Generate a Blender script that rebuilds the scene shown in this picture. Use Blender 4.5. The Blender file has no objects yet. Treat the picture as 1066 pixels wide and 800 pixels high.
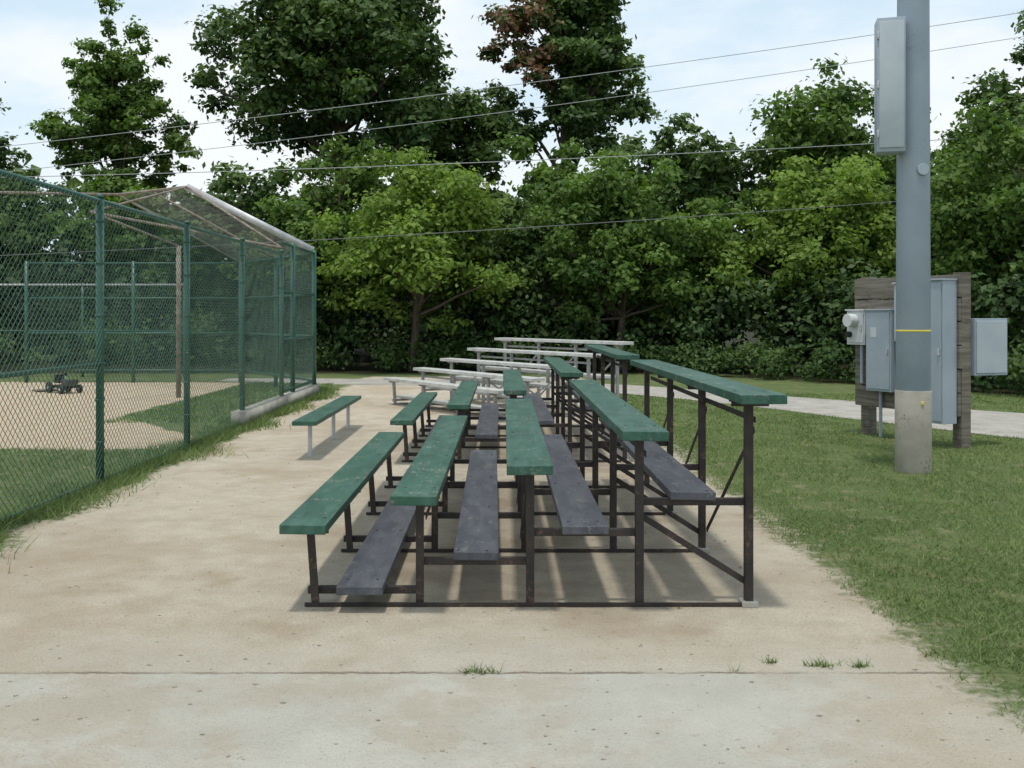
import bpy, math, random
import numpy as np
from mathutils import Vector, Matrix
random.seed(7); rng=np.random.default_rng(12)
sc=bpy.context.scene
sc.view_settings.view_transform='Standard'; sc.view_settings.look='None'; sc.view_settings.exposure=0

# ---------------- materials ----------------
def newmat(name):
    m=bpy.data.materials.new(name); m.use_nodes=True
    nt=m.node_tree; nt.nodes.clear()
    out=nt.nodes.new('ShaderNodeOutputMaterial'); b=nt.nodes.new('ShaderNodeBsdfPrincipled')
    nt.links.new(b.outputs[0],out.inputs[0])
    return m,nt,b
class N:
    def __init__(s,nt):
        s.nt=nt; s.tc=nt.nodes.new('ShaderNodeTexCoord'); s.co=s.tc.outputs['Object']
    def link(s,a,b): s.nt.links.new(a,b)
    def val(s,sock,v):
        if isinstance(v,bpy.types.NodeSocket): s.link(v,sock)
        else: sock.default_value=v
    def noise(s,scale,detail=4,rough=.55,vec=None,stretch=None):
        n=s.nt.nodes.new('ShaderNodeTexNoise'); n.inputs['Scale'].default_value=scale
        n.inputs['Detail'].default_value=detail; n.inputs['Roughness'].default_value=rough
        v=vec or s.co
        if stretch:
            mp=s.nt.nodes.new('ShaderNodeMapping'); mp.inputs['Scale'].default_value=stretch
            s.link(v,mp.inputs[0]); v=mp.outputs[0]
        s.link(v,n.inputs['Vector']); return n.outputs['Fac']
    def math(s,op,a,b=0.0,clamp=False):
        n=s.nt.nodes.new('ShaderNodeMath'); n.operation=op; n.use_clamp=clamp
        s.val(n.inputs[0],a); s.val(n.inputs[1],b); return n.outputs[0]
    def step(s,v,lo,hi):
        n=s.nt.nodes.new('ShaderNodeMapRange'); n.interpolation_type='SMOOTHSTEP'
        s.val(n.inputs[0],v); n.inputs[1].default_value=lo; n.inputs[2].default_value=hi
        return n.outputs[0]
    def mix(s,f,a,b,mode='MIX'):
        n=s.nt.nodes.new('ShaderNodeMix'); n.data_type='RGBA'; n.blend_type=mode
        s.val(n.inputs[0],f)
        for sock,v in ((n.inputs[6],a),(n.inputs[7],b)):
            if isinstance(v,tuple): sock.default_value=(v[0],v[1],v[2],1)
            else: s.link(v,sock)
        return n.outputs[2]
    def bump(s,h,strength,dist,b):
        n=s.nt.nodes.new('ShaderNodeBump'); n.inputs['Strength'].default_value=strength
        n.inputs['Distance'].default_value=dist; s.link(h,n.inputs['Height']); s.link(n.outputs[0],b.inputs['Normal'])

def simple(name,c1,c2,scale=6,rough=.6,metal=0,wear=None,wear_lo=.62,wear_hi=.68,wscale=30,bump=.2,stretch=None,fade=None,wamt=1.0):
    m,nt,b=newmat(name); n=N(nt)
    f=n.step(n.noise(scale,4,.6,stretch=stretch),.3,.7)
    col=n.mix(f,c1,c2)
    if fade:
        fd=n.step(n.noise(7,6,.72,stretch=(1.6,.35,1)),.44,.64)
        col=n.mix(n.math('MULTIPLY',fd,.75),col,fade)
    if wear:
        w=n.step(n.math('ADD',n.math('MULTIPLY',n.noise(wscale,5,.7,stretch=stretch),.6),n.math('MULTIPLY',n.noise(wscale*.12,3,.5),.4)),wear_lo,wear_hi)
        col=n.mix(n.math('MULTIPLY',w,wamt),col,wear)
    n.link(col,b.inputs['Base Color']); b.inputs['Roughness'].default_value=rough; b.inputs['Metallic'].default_value=metal
    if bump: n.bump(n.noise(60,3,.6,stretch=stretch),bump,.004,b)
    return m
GREEN=simple('green_seat_paint',(.012,.06,.038),(.024,.092,.06),6,.5,wear=(.2,.2,.15),wear_lo=.56,wear_hi=.62,wscale=60,stretch=(1,.3,1),fade=(.05,.12,.09),wamt=.75,bump=.4)
BLACKP=simple('slate_plank_paint',(.038,.042,.056),(.068,.072,.09),6,.5,wear=(.2,.185,.16),wear_lo=.565,wear_hi=.63,wscale=60,stretch=(1,.3,1),fade=(.095,.10,.112),wamt=.6,bump=.3)
FRAME=simple('black_frame_paint',(.016,.012,.011),(.04,.03,.026),8,.55,wear=(.13,.07,.045),wear_lo=.55,wear_hi=.64)
ALU=simple('aluminium_plank',(.5,.5,.48),(.66,.66,.63),6,.45,.3)
ALUD=simple('galvanised_frame',(.3,.3,.3),(.42,.42,.42),9,.5,.4)
FENCE=simple('green_fence_paint',(.018,.08,.06),(.035,.115,.085),5,.4,wear=(.2,.2,.17),wear_lo=.6,wear_hi=.66)
WIRE=simple('green_vinyl_wire',(.06,.13,.10),(.10,.18,.14),3,.5,bump=0)
WIREG=simple('grey_wire',(.2,.22,.21),(.3,.31,.3),3,.5,bump=0)
GALV=simple('galvanised_steel',(.4,.41,.42),(.55,.56,.57),5,.5,.2)
RUST=simple('weathered_pipe',(.16,.12,.09),(.28,.25,.21),8,.7)
POLE=simple('pole_paint',(.25,.305,.365),(.31,.365,.425),1.5,.5,.1,wear=(.2,.19,.17),wear_lo=.6,wear_hi=.68)
POLEB=simple('pole_base_sleeve',(.31,.285,.24),(.42,.39,.33),3,.8,wear=(.2,.16,.12),wear_lo=.54,wear_hi=.66)
BOX=simple('grey_cabinet_paint',(.30,.355,.415),(.36,.415,.47),2,.45,.05,wear=(.3,.27,.22),wear_lo=.62,wear_hi=.7)
BOXL=simple('light_cabinet_paint',(.37,.42,.47),(.44,.49,.53),2,.45)
WHT=simple('white_cabinet_paint',(.5,.52,.53),(.6,.62,.62),3,.5)
YEL=simple('yellow_tape',(.6,.5,.06),(.7,.6,.1),8,.5)
WOOD=simple('weathered_wood',(.11,.095,.075),(.23,.205,.17),5,.85,bump=.5,stretch=(.3,.3,5),wear=(.07,.06,.048),wear_lo=.52,wear_hi=.62)
CONC=simple('concrete_kerb',(.3,.28,.24),(.42,.4,.35),3,.85)
BARK=simple('bark',(.06,.045,.032),(.12,.095,.07),5,.9,bump=.8,stretch=(3,3,.5))
RUBBER=simple('rubber',(.015,.015,.015),(.03,.03,.03),8,.8)
RED=simple('dark_body_paint',(.03,.035,.03),(.06,.06,.05),8,.5)
CABLE=simple('power_cable',(.12,.13,.13),(.16,.17,.17),8,.6,bump=0)
CABLEL=simple('bare_power_cable',(.3,.33,.34),(.38,.4,.41),8,.5,bump=0)
STONE=simple('pebbles',(.22,.19,.15),(.4,.36,.29),40,.9,bump=0)

def leafmat(name,dark,light,trans=.3):
    m,nt,b=newmat(name); n=N(nt)
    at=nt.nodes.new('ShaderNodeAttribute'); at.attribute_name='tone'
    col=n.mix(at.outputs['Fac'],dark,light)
    n.link(col,b.inputs['Base Color']); b.inputs['Roughness'].default_value=.55
    b.inputs['Specular IOR Level'].default_value=.2
    if trans>0:
        tr=nt.nodes.new('ShaderNodeBsdfTranslucent')
        n.link(n.mix(1.0,col,(1.15,1.3,.5),'MULTIPLY'),tr.inputs[0])
        ms=nt.nodes.new('ShaderNodeMixShader'); ms.inputs[0].default_value=trans
        n.link(b.outputs[0],ms.inputs[1]); n.link(tr.outputs[0],ms.inputs[2])
        n.link(ms.outputs[0],[x for x in nt.nodes if x.type=='OUTPUT_MATERIAL'][0].inputs[0])
    return m
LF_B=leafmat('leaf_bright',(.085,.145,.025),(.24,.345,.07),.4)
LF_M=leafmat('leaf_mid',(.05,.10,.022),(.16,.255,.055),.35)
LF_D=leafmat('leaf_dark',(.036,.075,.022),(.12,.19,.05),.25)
LF_U=leafmat('leaf_understory_shaded',(.012,.028,.009),(.042,.08,.02),0)  # shade at the forest base is put into this dark leaf colour
LF_BR=leafmat('leaf_brown',(.15,.075,.045),(.30,.18,.11),.25)
GR=leafmat('grass_blades',(.095,.15,.045),(.225,.29,.11),.2)

# ---------------- mesh building ----------------
class B:
    def __init__(s,name,loc):
        s.e=bpy.data.objects.new(name,None); s.e.empty_display_size=.2; s.e.location=loc
        sc.collection.objects.link(s.e); s.loc=Vector(loc); s.parts={}
    def P(s,name,mat):
        k=name
        if k not in s.parts: s.parts[k]=([],[],mat)
        return s.parts[k]
    def box(s,name,mat,c,size,R=None):
        v,f,_=s.P(name,mat); n=len(v); R=R or Matrix.Identity(3)
        for dx in(-.5,.5):
            for dy in(-.5,.5):
                for dz in(-.5,.5):
                    v.append(Vector(c)+R@Vector((dx*size[0],dy*size[1],dz*size[2])))
        for q in((0,1,3,2),(4,6,7,5),(0,4,5,1),(2,3,7,6),(0,2,6,4),(1,5,7,3)): f.append(tuple(n+i for i in q))
    def beam(s,name,mat,a,b,w,h):
        a=Vector(a);b=Vector(b);d=(b-a);L=d.length;d.normalize()
        up=Vector((0,0,1)) if abs(d.z)<.95 else Vector((0,1,0))
        x=d.cross(up).normalized(); z=x.cross(d)
        R=Matrix((x,d,z)).transposed()
        s.box(name,mat,(a+b)/2,(w,L,h),R)
    def cyl(s,name,mat,a,b,r,n=12,r2=None,cap=True):
        v,f,_=s.P(name,mat); a=Vector(a);b=Vector(b);d=(b-a).normalized()
        up=Vector((0,0,1)) if abs(d.z)<.95 else Vector((1,0,0))
        x=d.cross(up).normalized(); y=d.cross(x); k=len(v); r2=r if r2 is None else r2
        for i in range(n):
            t=2*math.pi*i/n; o=x*math.cos(t)+y*math.sin(t)
            v.append(a+o*r); v.append(b+o*r2)
        for i in range(n):
            j=(i+1)%n; f.append((k+2*i,k+2*j,k+2*j+1,k+2*i+1))
        if cap:
            f.append(tuple(k+2*i for i in range(n))); f.append(tuple(k+2*i+1 for i in reversed(range(n))))
    def done(s,bevel=0,smooth=False,xf=None):
        import bmesh
        for k,(v,f,m) in s.parts.items():
            me=bpy.data.meshes.new(k)
            vv=[(xf@p if xf else p)-s.loc for p in v]
            me.from_pydata([tuple(p) for p in vv],[],f); me.materials.append(m)
            bm=bmesh.new(); bm.from_mesh(me); bmesh.ops.recalc_face_normals(bm,faces=bm.faces); bm.to_mesh(me); bm.free()
            o=bpy.data.objects.new(k,me); sc.collection.objects.link(o); o.parent=s.e
            if bevel:
                md=o.modifiers.new('bev','BEVEL'); md.width=bevel; md.segments=2; md.limit_method='ANGLE'; md.angle_limit=math.radians(50)
            if smooth:
                for p in me.polygons: p.use_smooth=len(p.vertices)==4
        return s.e

def npmesh(name,verts,faces4,mat,tone=None,nper=4):
    me=bpy.data.meshes.new(name); nv=len(verts); nf=len(faces4)
    me.vertices.add(nv); me.vertices.foreach_set('co',np.asarray(verts,dtype=np.float32).ravel())
    me.loops.add(nf*nper); me.loops.foreach_set('vertex_index',np.asarray(faces4,dtype=np.int32).ravel())
    me.polygons.add(nf); me.polygons.foreach_set('loop_start',np.arange(nf,dtype=np.int32)*nper)
    try: me.polygons.foreach_set('loop_total',np.full(nf,nper,dtype=np.int32))
    except Exception: pass
    me.update(calc_edges=True)
    if tone is not None:
        a=me.attributes.new('tone','FLOAT','FACE'); a.data.foreach_set('value',np.asarray(tone,dtype=np.float32))
    me.materials.append(mat)
    o=bpy.data.objects.new(name,me); sc.collection.objects.link(o); return o

# ---------------- ground ----------------
def ground():
    m,nt,b=newmat('ground_material'); n=N(nt)
    sx=nt.nodes.new('ShaderNodeSeparateXYZ'); n.link(n.co,sx.inputs[0]); X,Y=sx.outputs[0],sx.outputs[1]
    nz=n.math('SUBTRACT',n.noise(1.1,6,.68),.5)
    nf=n.math('SUBTRACT',n.noise(14,4,.7),.5)
    nn=n.math('ADD',n.math('MULTIPLY',nz,1.1),n.math('MULTIPLY',nf,.6))
    xe=n.math('ADD',X,nn)
    d=n.math('MULTIPLY',n.step(xe,-3.62,-3.45),n.math('SUBTRACT',1.0,n.step(xe,1.98,2.24)))
    d=n.math('MULTIPLY',d,n.math('SUBTRACT',1.0,n.step(n.math('ADD',Y,nn),26.3,26.6)))
    ye=n.math('ADD',Y,nn)
    lim=n.math('ADD',-6.1,n.math('MULTIPLY',n.math('SUBTRACT',1.0,n.step(Y,12.5,16.5)),2.2))
    inf=n.math('MULTIPLY',n.math('LESS_THAN',n.math('ADD',X,n.math('MULTIPLY',nn,.6)),lim),n.step(ye,11.9,12.1))
    inf=n.math('MULTIPLY',inf,n.math('SUBTRACT',1.0,n.step(ye,24.2,24.5)))
    big=n.noise(.55,4,.6); med=n.noise(4,5,.65); fine=n.noise(70,4,.7); gran=n.noise(260,2,.6)
    dirt=n.mix(n.step(med,.3,.7),(.49,.425,.325),(.59,.53,.43))
    dirt=n.mix(n.math('MULTIPLY',n.step(big,.46,.60),.55),dirt,(.41,.335,.24))
    dirt=n.mix(n.math('MULTIPLY',n.step(nz,.04,.16),.45),dirt,(.385,.31,.22))
    dirt=n.mix(n.math('MULTIPLY',n.step(fine,.48,.64),.5),dirt,(.30,.235,.165))
    dirt=n.mix(n.math('MULTIPLY',n.step(gran,.58,.75),.4),dirt,(.66,.6,.5))
    conc=n.mix(n.step(nz,-.2,.2),(.48,.46,.395),(.58,.56,.49))
    conc=n.mix(n.math('MULTIPLY',n.step(gran,.55,.7),.4),conc,(.36,.335,.285))
    conc=n.mix(n.math('MULTIPLY',n.step(n.noise(.9,6,.7),.46,.60),.6),conc,(.44,.375,.285))
    conc=n.mix(n.math('MULTIPLY',n.step(fine,.55,.66),.4),conc,(.32,.285,.22))
    conc=n.mix(n.math('MULTIPLY',n.step(nf,.12,.19),.4),conc,(.32,.28,.21))
    cm=n.math('SUBTRACT',1.0,n.step(n.math('ADD',Y,n.math('MULTIPLY',nn,1.6)),4.5,5.3))
    near=n.math('SUBTRACT',1.0,n.step(n.math('ADD',Y,n.math('MULTIPLY',nf,.05)),4.44,4.50))
    cm=n.math('MAXIMUM',n.math('MULTIPLY',cm,.5),n.math('MULTIPLY',near,n.math('SUBTRACT',1.0,n.math('MULTIPLY',n.step(xe,1.2,2.1),.85))))
    pad=n.mix(cm,dirt,conc)
    jl=n.math('ABSOLUTE',n.math('SUBTRACT',Y,n.math('ADD',4.475,n.math('MULTIPLY',nf,.05))))
    j=n.math('SUBTRACT',1.0,n.step(jl,.003,.015))
    j=n.math('MULTIPLY',j,n.step(nz,-.16,.04))
    pad=n.mix(n.math('MULTIPLY',j,.65),pad,(.18,.145,.10))
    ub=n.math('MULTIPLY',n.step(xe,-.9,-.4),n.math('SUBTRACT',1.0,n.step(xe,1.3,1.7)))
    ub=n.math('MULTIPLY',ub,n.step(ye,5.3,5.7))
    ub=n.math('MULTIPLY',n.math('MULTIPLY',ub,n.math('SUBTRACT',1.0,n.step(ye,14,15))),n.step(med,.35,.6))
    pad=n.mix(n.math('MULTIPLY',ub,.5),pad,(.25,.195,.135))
    infc=n.mix(n.step(med,.3,.7),(.48,.38,.265),(.57,.47,.345))
    g=n.mix(n.step(n.noise(30,4,.7),.35,.65),(.08,.115,.04),(.145,.19,.07))
    g=n.mix(n.math('MULTIPLY',n.step(nz,0,.15),.5),g,(.20,.22,.09))
    g=n.mix(n.math('MULTIPLY',n.step(med,.54,.66),.65),g,(.28,.24,.15))
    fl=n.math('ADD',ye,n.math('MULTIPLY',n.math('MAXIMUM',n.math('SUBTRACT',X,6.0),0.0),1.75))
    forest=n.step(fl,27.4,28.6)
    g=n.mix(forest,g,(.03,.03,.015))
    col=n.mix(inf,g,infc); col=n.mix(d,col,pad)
    n.link(col,b.inputs['Base Color']); b.inputs['Roughness'].default_value=.95; b.inputs['Specular IOR Level'].default_value=.15
    h=n.math('ADD',n.math('MULTIPLY',fine,.7),n.math('ADD',n.math('MULTIPLY',med,1.2),n.math('MULTIPLY',gran,.25)))
    h=n.math('SUBTRACT',h,n.math('MULTIPLY',j,1.0))
    n.bump(h,.9,.028,b)
    me=bpy.data.meshes.new('ground'); S=1500
    me.from_pydata([(-S,-S,0),(S,-S,0),(S,S,0),(-S,S,0)],[],[(0,1,2,3)]); me.materials.append(m)
    o=bpy.data.objects.new('ground',me); sc.collection.objects.link(o)
ground()

near_e=[(16,6.5),(12,8.6),(9,10.8),(6.9,13.0),(5.6,15.4),(4.2,18.2),(2,21.2),(-1.2,23.0),(-4.4,23.6),(-7,24.6)]
far_e=[(18,9.5),(14,11.7),(11,14.0),(8.7,16.4),(7.0,18.4),(5.2,20.6),(2.6,23.6),(-1,25.1),(-4.5,25.7),(-7,25.8)]
def cat(pts,k=8):
    out=[]; P=[pts[0]]+pts+[pts[-1]]
    for i in range(1,len(P)-2):
        for s in range(k):
            t=s/k; r=[]
            for c in(0,1):
                a,b_,c_,d_=[P[i+q][c] for q in(-1,0,1,2)]
                r.append(.5*((2*b_)+(-a+c_)*t+(2*a-5*b_+4*c_-d_)*t*t+(-a+3*b_-3*c_+d_)*t**3))
            out.append(tuple(r))
    out.append(pts[-1]); return out
ne,fe=cat(near_e),cat(far_e)
v=[(x+random.uniform(-.04,.04),y,.006) for x,y in ne]+[(x,y,.006) for x,y in fe]; k=len(ne)
me=bpy.data.meshes.new('paved_path'); me.from_pydata(v,[],[(i,i+1,k+i+1,k+i) for i in range(k-1)])
me.materials.append(simple('path_asphalt',(.30,.28,.25),(.40,.375,.335),2,.9,wear=(.22,.21,.18),wear_lo=.52,wear_hi=.62)); o=bpy.data.objects.new('paved_path',me); sc.collection.objects.link(o)
me=bpy.data.meshes.new('chalk_line'); me.from_pydata([(-13,19.6,.004),(-13,19.7,.004),(-9.4,23.6,.004),(-9.4,23.45,.004)],[],[(0,1,2,3)])
me.materials.append(simple('chalk',(.6,.58,.52),(.8,.8,.78),12,.9)); o=bpy.data.objects.new('chalk_line',me); sc.collection.objects.link(o)

# ---------------- bleachers ----------------
def bleacher(loc,rot,length,seat,foot,frame,nfr=4,name='bleacher'):
    b=B(name,loc); T=Matrix.Translation(Vector(loc))@Matrix.Rotation(rot,4,'Z')
    PX=[-1.045,-.44,.17,.775,1.38]; SZ=[.49,.655,.815,1.0,1.19]; FZ=[.15,.31,.47,.64]
    ys=[.25+i*(length-.5)/(nfr-1) for i in range(nfr)]
    for i in range(5):
        j=random.uniform(-.05,.05)
        tilt=Matrix.Rotation(random.uniform(-.02,.02),3,'Y')@Matrix.Rotation(random.uniform(-.006,.006),3,'Z')
        b.box('seat_plank_%d'%(i+1),seat,(PX[i]-.0,length/2+j,SZ[i]-.025),(.245,length,.05),tilt)
    for i in range(4):
        j=random.uniform(-.08,.06)
        b.box('foot_plank_%d'%(i+1),foot,(PX[i]+.29+(.01 if i else 0),length/2+j+.12,FZ[i]-.025),(.25,length-.1,.045),Matrix.Rotation(random.uniform(-.02,.02),3,'Y')@Matrix.Rotation(random.uniform(-.008,.008),3,'Z'))
    for y in ys:
        for i in range(5):
            bx=PX[i]+(.03 if i==0 else 0)
            top=(PX[i],y,SZ[i]-.055)
            b.beam('frame',frame,(bx,y,0),top,.045,.007)
            b.beam('frame',frame,(bx-.02,y+.022,0),(top[0]-.02,y+.022,top[2]),.006,.04)
            b.box('frame',frame,(PX[i],y,SZ[i]-.055),(.22,.04,.008))
            b.box('frame',frame,(PX[i],y-.018,SZ[i]-.068),(.21,.005,.03))
        for i in range(4):
            b.box('frame',frame,((PX[i]+PX[i+1])/2,y+.03,FZ[i]-.068),(PX[i+1]-PX[i]+.04,.007,.04))
            b.box('frame',frame,((PX[i]+PX[i+1])/2,y+.048,FZ[i]-.052),(PX[i+1]-PX[i]+.04,.036,.006))
        b.box('frame',frame,((PX[0]+PX[4])/2,y-.012,.014),(PX[4]-PX[0]+.06,.006,.024))
        b.box('frame',frame,((PX[0]+PX[4])/2,y+.01,.006),(PX[4]-PX[0]+.06,.04,.006))
        b.beam('frame',frame,(PX[3],y+.045,.5),(PX[4],y+.045,.12),.006,.035)
        b.box('anchor',CONC,(PX[4]+.0,y+.02,.015),(.09,.1,.03))
        for i in range(4):
            for dx in(-.08,.08): b.cyl('bolt',frame,(PX[i]+.29+dx,y,FZ[i]-.01),(PX[i]+.29+dx,y,FZ[i]+.002),.008,8)
        for i in range(5):
            for dx in(-.08,.08): b.cyl('bolt',frame,(PX[i]+dx,y,SZ[i]-.01),(PX[i]+dx,y,SZ[i]+.003),.009,8)
    for a,c in zip(ys[:-1],ys[1:]):
        x=PX[4]+.028
        b.beam('brace',frame,(x,a,.98),(x,c,.15),.006,.035)
        x=PX[2]-.03
        b.beam('brace',frame,(x,a,.62),(x,c,.1),.006,.03)
    for i in (1,3,4):
        b.box('brace',frame,(PX[i]+.034,length/2,SZ[i]-.16),(.006,length-.5,.035))
    b.done(bevel=.004,xf=T)
bleacher((0,5.25,0),0,4.3,GREEN,BLACKP,FRAME)
bleacher((0.0,10.7,0),0,4.0,GREEN,BLACKP,FRAME)
bleacher((.95,15.6,0),math.radians(33),3.9,ALU,ALU,ALUD)

b=B('park_bench',(-2.2,11,0))
b.box('seat',GREEN,(-2.16,12.8,.42),(.27,3.6,.05))
for y in(11.35,12.95,14.2):
    b.cyl('leg',GALV,(-2.16,y,0),(-2.16,y,.38),.025)
    b.box('leg_plate',GALV,(-2.16,y,.389),(.22,.06,.01))
b.done(bevel=.005)

# ---------------- fences ----------------
def mesh_panel(b,name,mat,p0,p1,z0,z1,r,pitch):
    p0=Vector((p0[0],p0[1],0));p1=Vector((p1[0],p1[1],0)); u=(p1-p0); L=u.length; u.normalize(); H=z1-z0
    nrm=Vector((-u.y,u.x,0))
    for sgn in(1,-1):
        s=-H
        while s<L:
            a0,a1=max(s,0),min(s+H,L)
            if a1-a0>.03:
                za=(a0-s);zb=(a1-s)
                if sgn<0: za,zb=H-za,H-zb
                b.cyl(name,mat,p0+u*a0+Vector((0,0,z0+za))+nrm*r*sgn,p0+u*a1+Vector((0,0,z0+zb))+nrm*r*sgn,r,3,cap=False)
            s+=pitch
FX=-3.8; H=2.7
b=B('chain_link_fence',(FX,10,0))
mesh_panel(b,'chain_link_mesh',WIRE,(FX+.03,3.9),(FX+.03,17.3),.03,H,.0027,.078)
for y in(4.2,6.85,9.47,12.1,14.7,17.35):
    b.cyl('post',FENCE,(FX,y,0),(FX,y,H+.03),.038,14); b.cyl('post_cap',FENCE,(FX,y,H+.03),(FX,y,H+.07),.045,14,.02)
    for z in(.4,.8,1.15,1.6,2.1,2.5): b.cyl('tie',FENCE,(FX,y,z),(FX,y,z+.02),.043,10)
b.cyl('top_rail',FENCE,(FX,3.9,H),(FX,17.35,H),.024,10)
b.cyl('mid_rail',FENCE,(FX,3.9,1.15),(FX,9.47,1.15),.022,10)
b.cyl('bottom_rail',FENCE,(FX,3.9,.05),(FX,17.35,.05),.012,10)
b.done(smooth=True)
b=B('baseball_backstop',(FX,19,0))
A=[(FX,17.4),(FX+.02,20.3),(-6.3,24.2),(-11.5,24.2)]
for i,(p,q) in enumerate(zip(A[:-1],A[1:])):
    mesh_panel(b,'backstop_mesh',WIRE,p,q,.25,2.9,.003,.10)
    for z in(.3,1.2,2.05,2.9): b.cyl('rail',FENCE,(*p,z),(*q,z),.024,8)
    d=Vector(q)-Vector(p); R=Matrix.Rotation(math.atan2(d.y,d.x),3,'Z'); c=(Vector(p)+Vector(q))/2
    if i<1: b.box('kerb',CONC,(c.x,c.y,.11),(d.length,.2,.22),R)
b.box('kerb',CONC,(FX,15.9,.11),(.2,2.9,.22))
for p in[(FX,18.3),(FX+.02,20.3),(-5.0,22.25),(-6.3,24.2),(-8.9,24.2),(-11.5,24.2)]:
    b.cyl('post',FENCE,(*p,0),(*p,2.95),.045,12)
b.cyl('steel_post',RUST,(-6.35,19.7,0),(-6.35,19.7,3.0),.05,12)
t0=Vector((-6.5,20.7,4.3)); t1=Vector((-8.6,22.4,4.35)); t2=Vector((-11.5,21.5,4.3))
hb=[Vector((FX,20.3,2.92)),Vector((-6.3,24.2,2.92)),Vector((-11.5,24.2,2.92))]
b.beam('hood_edge_beam',GALV,hb[0]+Vector((0,0,.03)),t0,.05,.14)
b.cyl('hood_pipe',RUST,t0,t1,.03,10); b.cyl('hood_pipe',RUST,t1,t2,.03,10)
for k in(2,4):
    f=k/4; b.cyl('rafter',RUST,hb[0].lerp(hb[1],f),t0.lerp(t1,f),.022,8)
b.cyl('rafter',RUST,(FX,17.4,2.8),(-7.6,18.5,3.55),.024,8)
b.cyl('rafter',RUST,(-7.6,18.5,3.55),t0,.022,8)
b.cyl('rafter',RUST,(FX,17.4,2.8),t0,.022,8)
b.cyl('rafter',RUST,(-7.6,18.5,3.55),(-6.35,19.7,3.0),.022,8)
for u,(P0,P1,Q0,Q1) in enumerate([(hb[0],hb[1],t0,t1)]):
    for k in range(40):
        f=k/40; g=min(1,f+.25)
        b.cyl('hood_mesh',WIREG,P0.lerp(P1,f),Q0.lerp(Q1,g),.002,3,cap=False)
        g=max(0,f-.25); b.cyl('hood_mesh',WIREG,P0.lerp(P1,f),Q0.lerp(Q1,g),.002,3,cap=False)
b.done(smooth=True)
b=B('chain_link_fence',(-18,27,0))
mesh_panel(b,'chain_link_mesh',WIRE,(-30,26.5),(-8.4,26.5),.05,2.45,.004,.16)
x=-30
while x<=-8.3:
    b.cyl('post',FENCE,(x,26.5,0),(x,26.5,2.5),.035,10); x+=2.7
for z in(1.22,2.45): b.cyl('rail' if z>2 else 'mid_rail',GALV if z>2 else FENCE,(-30,26.5,z),(-8.4,26.5,z),.028,8)
b.done(smooth=True)

# ---------------- pole ----------------
px,py=4.28,10.3
b=B('utility_pole',(px,py,0))
b.cyl('shaft',POLE,(px,py,.83),(px,py,9.5),.17,32,.14)
b.cyl('base_sleeve',POLEB,(px,py,0),(px,py,.84),.178,32)
b.cyl('yellow_tape',YEL,(px,py,1.445),(px,py,1.465),.172,32)
b.cyl('hand_hole',BOX,(px+.03,py-.165,3.1),(px+.03,py-.185,3.1),.06,16)
bx=px-.29; RR=Matrix.Rotation(math.radians(-14),3,'Z')
b.box('control_cabinet',BOX,(bx,py-.12,3.95),(.27,.24,1.36),RR)
b.box('cabinet_door',BOXL,(bx-.03,py-.245,3.95),(.235,.012,1.28),RR)
for z in(3.45,3.95,4.45): b.box('hinge',GALV,(bx-.155,py-.215,z),(.02,.02,.08),RR)
b.box('cabinet_latch',GALV,(bx+.06,py-.26,3.9),(.03,.02,.09),RR)
b.box('cabinet_bracket',GALV,(px-.15,py-.05,4.5),(.12,.08,.05)); b.box('cabinet_bracket',GALV,(px-.15,py-.05,3.4),(.12,.08,.05))
b.cyl('conduit',POLE,(px+.1,py+.17,.0),(px+.08,py+.16,4.6),.02,10)
b.box('label',YEL,(px+.02,py-.182,.72),(.03,.006,.04))
b.done(bevel=.004,smooth=True)

# ---------------- electrical board ----------------
O=Vector((4.95,13.7,0)); U=Vector((.376,-.927,0)).normalized(); W=Vector((-.927,-.376,0)).normalized()
R=Matrix((U,-W,Vector((0,0,1)))).transposed()
b=B('electrical_panel_board',tuple(O+U*.9))
def eb(name,mat,u0,u1,w0,w1,z0,z1):
    b.box(name,mat,O+U*(u0+u1)/2+W*(w0+w1)/2+Vector((0,0,(z0+z1)/2)),(u1-u0,abs(w1-w0),z1-z0),R)
zs=[.38,.67,.96,1.25,1.54,1.83,2.12]
for i in range(6): eb('plank_%d'%(i+1),WOOD,-.03+random.uniform(-.02,.02),1.75+random.uniform(-.01,.01),0,.045,zs[i]+.01,zs[i+1]-.006)
for u in(.1,1.68): eb('post',WOOD,u-.07,u+.07,-.15,-.003,0,2.14)
eb('post',WOOD,.85,.97,-.13,-.003,0,2.1)
def cab(nm,mat,u0,u1,w,z0,z1):
    eb(nm,mat,u0,u1,.047,w,z0,z1); eb(nm+'_door',mat,u0+.02,u1-.02,w+.001,w+.014,z0+.03,z1-.03)
    eb(nm+'_latch',GALV,u1-.06,u1-.035,w+.015,w+.035,(z0+z1)/2-.04,(z0+z1)/2+.04)
    eb(nm+'_rain_lip',mat,u0-.01,u1+.01,.047,w+.03,z1+.001,z1+.02)
    eb(nm+'_label',WHT,u0+.1,u0+.2,w+.0145,w+.016,z1-.35,z1-.22)
cab('tall_cabinet',BOX,1.2,1.72,.27,.3,2.04)
cab('breaker_box',BOX,.35,.8,.2,.62,1.68)
cab('switch_box',BOXL,.82,1.1,.17,1.28,2.02)
cab('meter_box',WHT,-.06,.28,.16,1.22,1.68)
c=O+U*.1+Vector((0,0,1.55))
b.cyl('meter',WHT,c+W*.175,c+W*.30,.09,18)
c=O+U*.02+Vector((0,0,1.36)); b.cyl('socket',RUBBER,c+W*.175,c+W*.24,.04,14)
eb('side_cabinet',BOX,1.55,1.78,-.72,-.18,.88,1.58); eb('side_cabinet_door',BOXL,1.782,1.795,-.70,-.2,.91,1.55)
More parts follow.
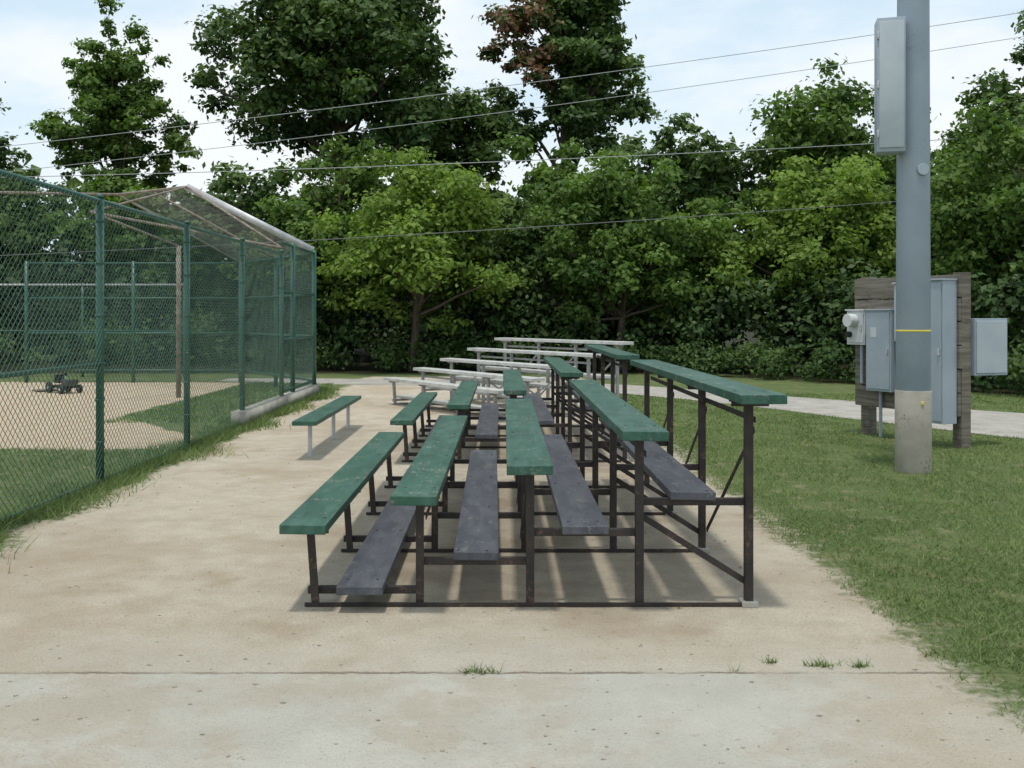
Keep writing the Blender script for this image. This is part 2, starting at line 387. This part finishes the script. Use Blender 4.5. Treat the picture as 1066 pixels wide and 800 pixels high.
for u,z0,z1 in((.5,0,.62),(.95,.05,1.28),(.15,.7,1.22)):
    c=O+U*u+W*.09; b.cyl('conduit',BOX,c+Vector((0,0,z0)),c+Vector((0,0,z1)),.022,10)
b.done(bevel=.004,smooth=False)

# ---------------- field cart ----------------
b=B('field_groomer',(-9.1,20.9,0)); cx,cy=0,0
for dx,dy,r in((-.3,-.25,.13),(.3,-.25,.13),(-.3,.45,.17),(.3,.45,.17)):
    b.cyl('wheel',RUBBER,(cx+dx-.05,cy+dy,r),(cx+dx+.05,cy+dy,r),r,18); b.cyl('hub',GALV,(cx+dx-.055,cy+dy,r),(cx+dx+.055,cy+dy,r),.05,12)
b.box('chassis',RUBBER,(cx,cy+.1,.2),(.42,.9,.08)); b.box('hood',RED,(cx,cy-.22,.33),(.34,.4,.2)); b.box('seat',RUBBER,(cx,cy+.3,.34),(.3,.25,.08)); b.box('seat_back',RUBBER,(cx,cy+.42,.45),(.3,.06,.22))
b.cyl('steering_column',GALV,(cx,cy-.05,.38),(cx,cy+.1,.55),.012,8)
b.cyl('steering_wheel',RUBBER,(cx,cy+.1,.55),(cx,cy+.11,.565),.1,16)
b.beam('drag_bar',RUST,(cx,cy+.5,.2),(cx,cy+.95,.08),.04,.04); b.box('drag_mat',RUST,(cx,cy+1.1,.05),(.9,.35,.05))
b.done(bevel=.01,xf=Matrix.Translation((-9.1,20.9,0))@Matrix.Rotation(.9,4,'Z')@Matrix.Scale(.68,4))

# ---------------- wires ----------------
def wire(a,c,sag,r,mat):
    cu=bpy.data.curves.new('power_line','CURVE'); cu.dimensions='3D'; cu.bevel_depth=r; cu.bevel_resolution=1
    s=cu.splines.new('POLY'); n=40; s.points.add(n)
    for i in range(n+1):
        t=i/n; p=Vector(a).lerp(Vector(c),t); s.points[i].co=(p.x,p.y,p.z-sag*4*t*(1-t),1)
    cu.materials.append(mat); o=bpy.data.objects.new('power_line',cu); sc.collection.objects.link(o)
wire((-45,26,5.3),(45,26,9.0),1.5,.010,CABLEL)
wire((-45,26.4,3.4),(45,26.4,15.2),1.6,.009,CABLEL)
wire((-45,26.1,2.9),(45,26.1,14.8),1.9,.008,CABLEL)
wire((-45,26.2,2.6),(45,26.2,8.2),1.5,.011,CABLE)

# ---------------- foliage ----------------
def leafcloud(C,Rr,cnt,size,flat=.75,ctone=None):
    Ps=[];Ns=[];Ts=[]
    mr=np.mean(Rr)
    for i,(c,r) in enumerate(zip(C,Rr)):
        n=max(3,int(cnt*(r/mr)**2))
        d=rng.normal(size=(n,3)); d[:,2]+=.25; d/=np.linalg.norm(d,axis=1)[:,None]
        rad=rng.random(n)**.38
        ph=rng.random(3)*6.28
        rad*=.8+.25*np.sin(d[:,0]*4+ph[0])*np.cos(d[:,1]*4+ph[1])+.2*np.sin(d[:,2]*5+ph[2])
        rad*=np.where(rng.random(n)<.12,1.4,1)
        Ps.append(c+d*rad[:,None]*r*np.array([1,1,flat]))
        nn=d*.6+np.array([-.05,-.22,.5])+rng.normal(size=(n,3))*.5
        Ns.append(nn); t0=.5 if ctone is None else ctone[i]
        Ts.append(np.clip(t0+rng.normal(size=n)*.2+.12*d[:,2],0,1))  # painted top light: leaf tone rises toward each clump's top
    P=np.concatenate(Ps);Nn=np.concatenate(Ns);T=np.concatenate(Ts)
    k=P[:,2]>.05; P,Nn,T=P[k],Nn[k],T[k]
    Nn/=np.linalg.norm(Nn,axis=1)[:,None]; n=len(P)
    t=np.cross(Nn,rng.normal(size=(n,3))); t/=np.linalg.norm(t,axis=1)[:,None]; bb=np.cross(Nn,t)
    s=(size*(.5+1.0*rng.random(n)))[:,None]
    V=np.empty((n,4,3)); V[:,0]=P-t*s*.5; V[:,1]=P+bb*s*.3; V[:,2]=P+t*s*.5-Nn*s*.12; V[:,3]=P-bb*s*.3
    return V.reshape(-1,3),np.arange(n*4).reshape(-1,4),T
def tube(V,F,pts,rs,n=7):
    k0=len(V); pts=[Vector(p) for p in pts]
    for i,p in enumerate(pts):
        d=(pts[min(i+1,len(pts)-1)]-pts[max(i-1,0)]).normalized(); x=d.cross(Vector((0,1,.1))).normalized(); y=d.cross(x)
        for j in range(n):
            a=2*math.pi*j/n; V.append(tuple(p+(x*math.cos(a)+y*math.sin(a))*rs[i]))
    for i in range(len(pts)-1):
        for j in range(n):
            q=(j+1)%n; F.append((k0+i*n+j,k0+i*n+q,k0+(i+1)*n+q,k0+(i+1)*n+j))
def tree(x,y,top,bot,rx,mat,ncl=60,per=300,leaf=.17,cr=.21,tr=.12,name='deciduous_tree',sparse=.42,lean=0,brown=None,flat=.7,ry=None,wide=0.0,rough=.1):
    e=bpy.data.objects.new(name,None); e.location=(x,y,0); sc.collection.objects.link(e)
    cz=(top+bot)/2; rz=(top-bot)/2; ry=ry or rx
    d=rng.normal(size=(ncl,3)); d/=np.linalg.norm(d,axis=1)[:,None]
    rad=rng.random(ncl)**sparse
    ph=rng.random(4)*6.28
    lob=.86+.16*np.sin(3*np.arctan2(d[:,1],d[:,0])+ph[0])+.12*np.sin(5*d[:,2]+ph[1])+rough*np.clip(rng.normal(size=ncl),-1.5,1.5)
    pos=d*(rad*lob)[:,None]
    w=1.0-.25*np.clip(pos[:,2],0,1)+wide*np.clip(-pos[:,2],0,1)
    C=np.stack([x+lean+pos[:,0]*rx*w*.92,y+pos[:,1]*ry*w*.9,cz+pos[:,2]*rz*.93],1)
    Rr=rx*cr*(.5+.9*rng.random(ncl))
    ct=.45+.2*rng.normal(size=ncl)+.15*pos[:,2]  # crown shading put into the tone: high clumps lighter, low ones darker
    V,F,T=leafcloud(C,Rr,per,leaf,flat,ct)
    def par(o): o.parent=e; o.location=(-x,-y,0)
    if brown is not None:
        fc=V.reshape(-1,4,3)[:,0]; bm_=np.zeros(len(fc),bool)
        for (bx_,bz,br) in brown:
            bm_|=((fc[:,0]-bx_)**2+(fc[:,2]-bz)**2<br*br*rng.random(len(fc))*1.3)&(rng.random(len(fc))<.75)
        Vb=V.reshape(-1,4,3)[bm_].reshape(-1,3); par(npmesh('dry_leaves',Vb,np.arange(len(Vb)).reshape(-1,4),LF_BR,T[bm_]))
        V=V.reshape(-1,4,3)[~bm_].reshape(-1,3); T=T[~bm_]; F=np.arange(len(V)).reshape(-1,4)
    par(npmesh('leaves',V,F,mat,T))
    tv=[];tf=[]
    n=9; tp=[]; trs=[]
    for i in range(n):
        t=i/(n-1); tp.append((x+lean*t+.96*tr*math.sin(3*t+ph[2]),y+.1*math.sin(4*t+ph[3]),(cz+rz*.55)*t)); trs.append(tr*(1.25-1.05*t) if i else tr*1.6)
    tube(tv,tf,tp,trs,9)
    idx=rng.choice(ncl,min(ncl,26),replace=False)
    for i in idx:
        c=C[i]; t=min(.85,max(.3,(c[2]-rz*.5)/(cz+rz*.55))); k=t*(n-1); a=Vector(tp[int(k)]).lerp(Vector(tp[min(int(k)+1,n-1)]),k-int(k))
        c=Vector(c); mid=(a+c)/2+Vector((0,0,.15*(c-a).length*random.uniform(-.5,1))); r0=tr*(1.1-.9*t)*.6
        tube(tv,tf,[a,a.lerp(mid,.5)+Vector((random.uniform(-.1,.1),0,0)),mid,mid.lerp(c,.6),c],[r0,r0*.8,r0*.6,r0*.4,r0*.15],6)
    me=bpy.data.meshes.new('trunk'); me.from_pydata(tv,[],tf); me.materials.append(BARK)
    for p in me.polygons: p.use_smooth=True
    o=bpy.data.objects.new('trunk',me); sc.collection.objects.link(o); par(o)
# front row
tree(-2.4,29.2,6.7,.9,3.3,LF_B,150,180,.16)
tree(-6.0,31,6.2,.9,2.7,LF_M,110,160,.17)
tree(.7,30.6,5.8,.8,2.3,LF_D,90,160,.17)
tree(3.6,29.8,6.5,.8,3.1,LF_M,140,180,.17)
tree(6.6,30.6,5.9,.8,2.5,LF_M,100,160,.17)
tree(9.5,28.2,6.3,.8,3.0,LF_B,140,180,.16)
tree(12.8,24.8,7.2,.4,3.0,LF_M,140,180,.16)
tree(15.6,28,7.8,.5,3.2,LF_D,110,160,.18)
tree(17.0,21.0,8.6,.4,3.4,LF_M,110,150,.17)
tree(21,27,8,.5,3.3,LF_M,70,140,.2)
# middle row
tree(-9.6,34,7.2,.8,2.9,LF_D,90,120,.22)
tree(-5.8,36,8.7,1.2,3.2,LF_M,105,120,.23)
tree(-1.6,36,7.8,1.5,2.9,LF_D,90,120,.23)
tree(2.0,36.5,8.9,1.5,2.8,LF_M,90,120,.23)
tree(4.9,38,8.6,1.5,2.8,LF_D,90,120,.23)
tree(7.6,36,10.0,1.5,2.9,LF_D,115,130,.22)
tree(11.4,35,11.0,1.5,3.7,LF_M,180,150,.21)
tree(15.3,37,9.0,1.5,3.0,LF_D,100,120,.23)
tree(18.3,34,12.8,1.5,3.4,LF_D,170,150,.21,brown=[(17.5,7.0,1.0)])
tree(-13.4,36,7.4,.6,3.3,LF_M,90,120,.23)
tree(-17.9,37,8.2,.6,3.4,LF_D,90,120,.23)
tree(-23.0,37,9.6,.6,3.8,LF_M,80,120,.24)
# tall trees
tree(-7.2,42,18.8,6.9,6.5,LF_D,380,150,.26,cr=.14,tr=.34,sparse=.46,lean=.5,wide=.12,rough=.05)
tree(3.0,44,19.0,7.0,4.1,LF_D,240,150,.25,cr=.165,tr=.28,sparse=.5,brown=[(.6,14.4,2.0),(1.4,12.4,1.3)])
tree(-1.7,43,12.9,5,3.3,LF_D,120,140,.24,cr=.2,tr=.15)
tree(-15.9,41,14.6,5.2,3.3,LF_M,190,120,.21,cr=.155,tr=.16,sparse=.48)
tree(-21.6,39,12.2,2,3.4,LF_D,100,140,.22,cr=.2,tr=.15)

def mass(name,P,rr,per,leaf,mat,tone):
    n=len(P); Rr=rng.uniform(*rr,n)
    V,F,T=leafcloud(P,Rr,per,leaf,.8,tone+.15*rng.normal(size=n)); return npmesh(name,V,F,mat,T)
def boxpts(n,xr,yr,zr): return np.stack([rng.uniform(*xr,n),rng.uniform(*yr,n),rng.uniform(*zr,n)],1)
def linepts(n,pts,spread,zr):
    pts=np.array(pts,float); seg=rng.integers(0,len(pts)-1,n); t=rng.random(n)[:,None]
    P=pts[seg]*(1-t)+pts[seg+1]*t+rng.normal(size=(n,2))*spread
    return np.concatenate([P,rng.uniform(*zr,n)[:,None]],1)
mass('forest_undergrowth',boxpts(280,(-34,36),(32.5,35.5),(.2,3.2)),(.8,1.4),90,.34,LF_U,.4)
LN=[(-8,29.3),(-2,29),(4,28.0),(7.6,25.4),(9.6,22.2),(11.4,19.2),(14,16.2),(19,13.2)]
mass('forest_shrubs',linepts(140,LN,.35,(.1,.8)),(.3,.7),110,.12,LF_D,.25)
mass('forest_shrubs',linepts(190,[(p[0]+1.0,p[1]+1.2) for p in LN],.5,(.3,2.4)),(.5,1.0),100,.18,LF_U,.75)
mass('forest_shrubs',linepts(50,[(-30,30),(-8,29.6)],.5,(.1,1.4)),(.4,.9),100,.16,LF_D,.3)
mass('distant_tree_mass',boxpts(260,(-48,48),(45,50),(.5,7.2)),(1.5,2.6),90,.65,LF_D,.35)
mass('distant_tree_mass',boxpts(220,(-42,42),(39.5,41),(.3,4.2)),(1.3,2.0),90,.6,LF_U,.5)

# ---------------- grass blades ----------------
def inroad(P):
    pts=np.array(fe+ne[::-1]); x,y=P[:,0],P[:,1]; c=np.zeros(len(P),bool); j=len(pts)-1
    for i in range(len(pts)):
        xi,yi=pts[i];xj,yj=pts[j]
        if yi!=yj: c^=((yi>y)!=(yj>y))&(x<(xj-xi)*(y-yi)/(yj-yi)+xi)
        j=i
    return c
def blades(n,fx,h,w):
    P=fx(n); P=P[~inroad(P)]; n=len(P)
    hh=h*(.5+.9*rng.random(n))*(1+P[:,1]*.01); a=rng.random(n)*6.28
    ww=w*(.6+.8*rng.random(n))*np.maximum(1,P[:,1]/9)
    lean=rng.normal(size=(n,2))*.8*hh[:,None]
    V=np.zeros((n,3,3)); dx=np.cos(a)*ww/2; dy=np.sin(a)*ww/2
    V[:,0,0]=P[:,0]-dx;V[:,0,1]=P[:,1]-dy; V[:,1,0]=P[:,0]+dx;V[:,1,1]=P[:,1]+dy
    V[:,2,:2]=P+lean; V[:,2,2]=hh
    pat=.45+.28*np.sin(P[:,0]*2.1+np.sin(P[:,1]*1.3)*2)*np.sin(P[:,1]*1.7+1)+.1*np.sin(P[:,0]*7+P[:,1]*3)
    T=np.clip(pat+rng.normal(size=n)*.28,0,1)
    return V.reshape(-1,3),T
def right(n):
    y=3.6+ (rng.random(n)**1.35)*17; xm=np.minimum(y*.56+2.2,12)
    u=rng.random(n); x=2.0+u*(xm-1.9); ed=.14*np.sin(y*3.1)+.08*np.sin(y*7.7+1)+.07*np.sin(y*17)+np.abs(rng.normal(size=n))*.2
    k=x>1.9+ed
    p=np.sin(x*3.3+np.sin(y*2.1)*1.7)*np.sin(y*2.9+x)+.5*np.sin(x*9+y*5)*np.sin(y*8-x*3)
    k&=~((p>.55)&(rng.random(n)<.75)); return np.stack([x,y],1)[k]
def strip(n):
    y=3.8+rng.random(n)*18; x=-3.74+rng.normal(size=n)*.15*(1+.5*np.sin(y*2.3))+.07*np.sin(y*4); return np.stack([x,y],1)
def field(n):
    y=4+rng.random(n)**1.2*8; x=-3.9-rng.random(n)*4.5; return np.stack([x,y],1)
def edge(n):
    y=15+rng.random(n)*9; x=-6+rng.random(n)*2.1; return np.stack([x,y],1)
def tuft(cx,cy,r): return lambda n: np.stack([cx+rng.normal(size=n)*r,cy+rng.normal(size=n)*r*.35],1)
Vs=[];Ts=[]
for args in((160000,right,.03,.006),(20000,strip,.085,.008),(22000,field,.045,.008),(9000,edge,.04,.012)):
    V,T=blades(*args); Vs.append(V);Ts.append(T)
V=np.concatenate(Vs); npmesh('grass',V,np.arange(len(V)).reshape(-1,3),GR,np.concatenate(Ts),3)
for cx,cy,r,n in((-.09,4.48,.045,70),(1.25,4.6,.018,30),(1.47,4.56,.03,60),(1.65,4.55,.025,45),(1.06,4.5,.01,8)):
    V,T=blades(n,tuft(cx,cy,r),.032,.006); npmesh('weed_tuft',V,np.arange(len(V)).reshape(-1,3),GR,T,3)
C=right(6000); C=C[~inroad(C)]; C=np.concatenate([C,np.full((len(C),1),.022)],1)
V,F,T=leafcloud(C,np.full(len(C),.05),3,.028,.3,np.full(len(C),.5)); npmesh('clover',V,F,LF_M,T)
# pebbles and a little debris
n=2200; P=np.stack([rng.uniform(-3.4,2.3,n),3.0+rng.random(n)**1.4*9,np.full(n,.001)],1); VV=[];FF=[]
oct_=np.array([(1,0,0),(0,1,0),(-1,0,0),(0,-1,0),(0,0,1),(0,0,-1)])
of=[(0,1,4),(1,2,4),(2,3,4),(3,0,4),(1,0,5),(2,1,5),(3,2,5),(0,3,5)]
for i in range(n):
    s=.002+.009*random.random()**4; k=i*6
    VV.append(P[i]+oct_*np.array([s*random.uniform(.7,1.6),s*random.uniform(.7,1.4),s*.6])); FF+= [tuple(k+q for q in t) for t in of]
npmesh('gravel',np.concatenate(VV),FF,STONE,None,3)
m=80; P=np.stack([rng.uniform(-1.2,1.7,m),5.2+rng.random(m)*6,np.full(m,.008)],1); a=rng.random(m)*6.28; s=.006+.012*rng.random(m)
t=np.stack([np.cos(a),np.sin(a),rng.normal(size=m)*.2],1)*s[:,None]; q=np.stack([-np.sin(a),np.cos(a),rng.normal(size=m)*.2],1)*s[:,None]*.5
V=np.stack([P-t,P+q,P+t,P-q],1).reshape(-1,3); V[:,2]=np.maximum(V[:,2],.004); npmesh('leaf_litter',V,np.arange(len(V)).reshape(-1,4),LF_BR,rng.random(m))

# ---------------- world + sun ----------------
w=bpy.data.worlds.new('World'); sc.world=w; w.use_nodes=True; nt=w.node_tree; nt.nodes.clear()
out=nt.nodes.new('ShaderNodeOutputWorld'); bg=nt.nodes.new('ShaderNodeBackground'); bg.inputs[1].default_value=.145
sky=nt.nodes.new('ShaderNodeTexSky'); sky.sky_type='NISHITA'; sky.sun_disc=False
sd=Vector((-.06,-.22,.97)).normalized(); el=math.asin(sd.z)
sky.sun_elevation=el; sky.sun_rotation=math.atan2(sd.x,sd.y); sky.dust_density=1.0; sky.air_density=1.0
n=N(nt); n.co=n.tc.outputs['Generated']
c1=n.noise(1.9,7,.6,stretch=(1,1,2.6)); f=n.math('ADD',n.math('MULTIPLY',n.step(c1,.40,.62),.75),.2)
col=n.mix(f,n.mix(.75,sky.outputs[0],(4.6,6.2,7.3)),(6.7,6.95,7.1))
n.link(col,bg.inputs[0]); n.link(bg.outputs[0],out.inputs[0])
L=bpy.data.lights.new('sun','SUN'); L.energy=2.4; L.angle=math.radians(4.0); L.color=(1,.95,.87)
o=bpy.data.objects.new('sun',L); o.rotation_euler=sd.to_track_quat('Z','Y').to_euler(); sc.collection.objects.link(o)

cam=bpy.data.cameras.new('camera'); cam.lens=35; cam.sensor_width=36; cam.clip_end=5000
cam.shift_y=-70/1066; cam.shift_x=13/1066
o=bpy.data.objects.new('camera',cam); o.location=(0,0,1.6); o.rotation_euler=(math.pi/2,0,0); sc.collection.objects.link(o); sc.camera=o
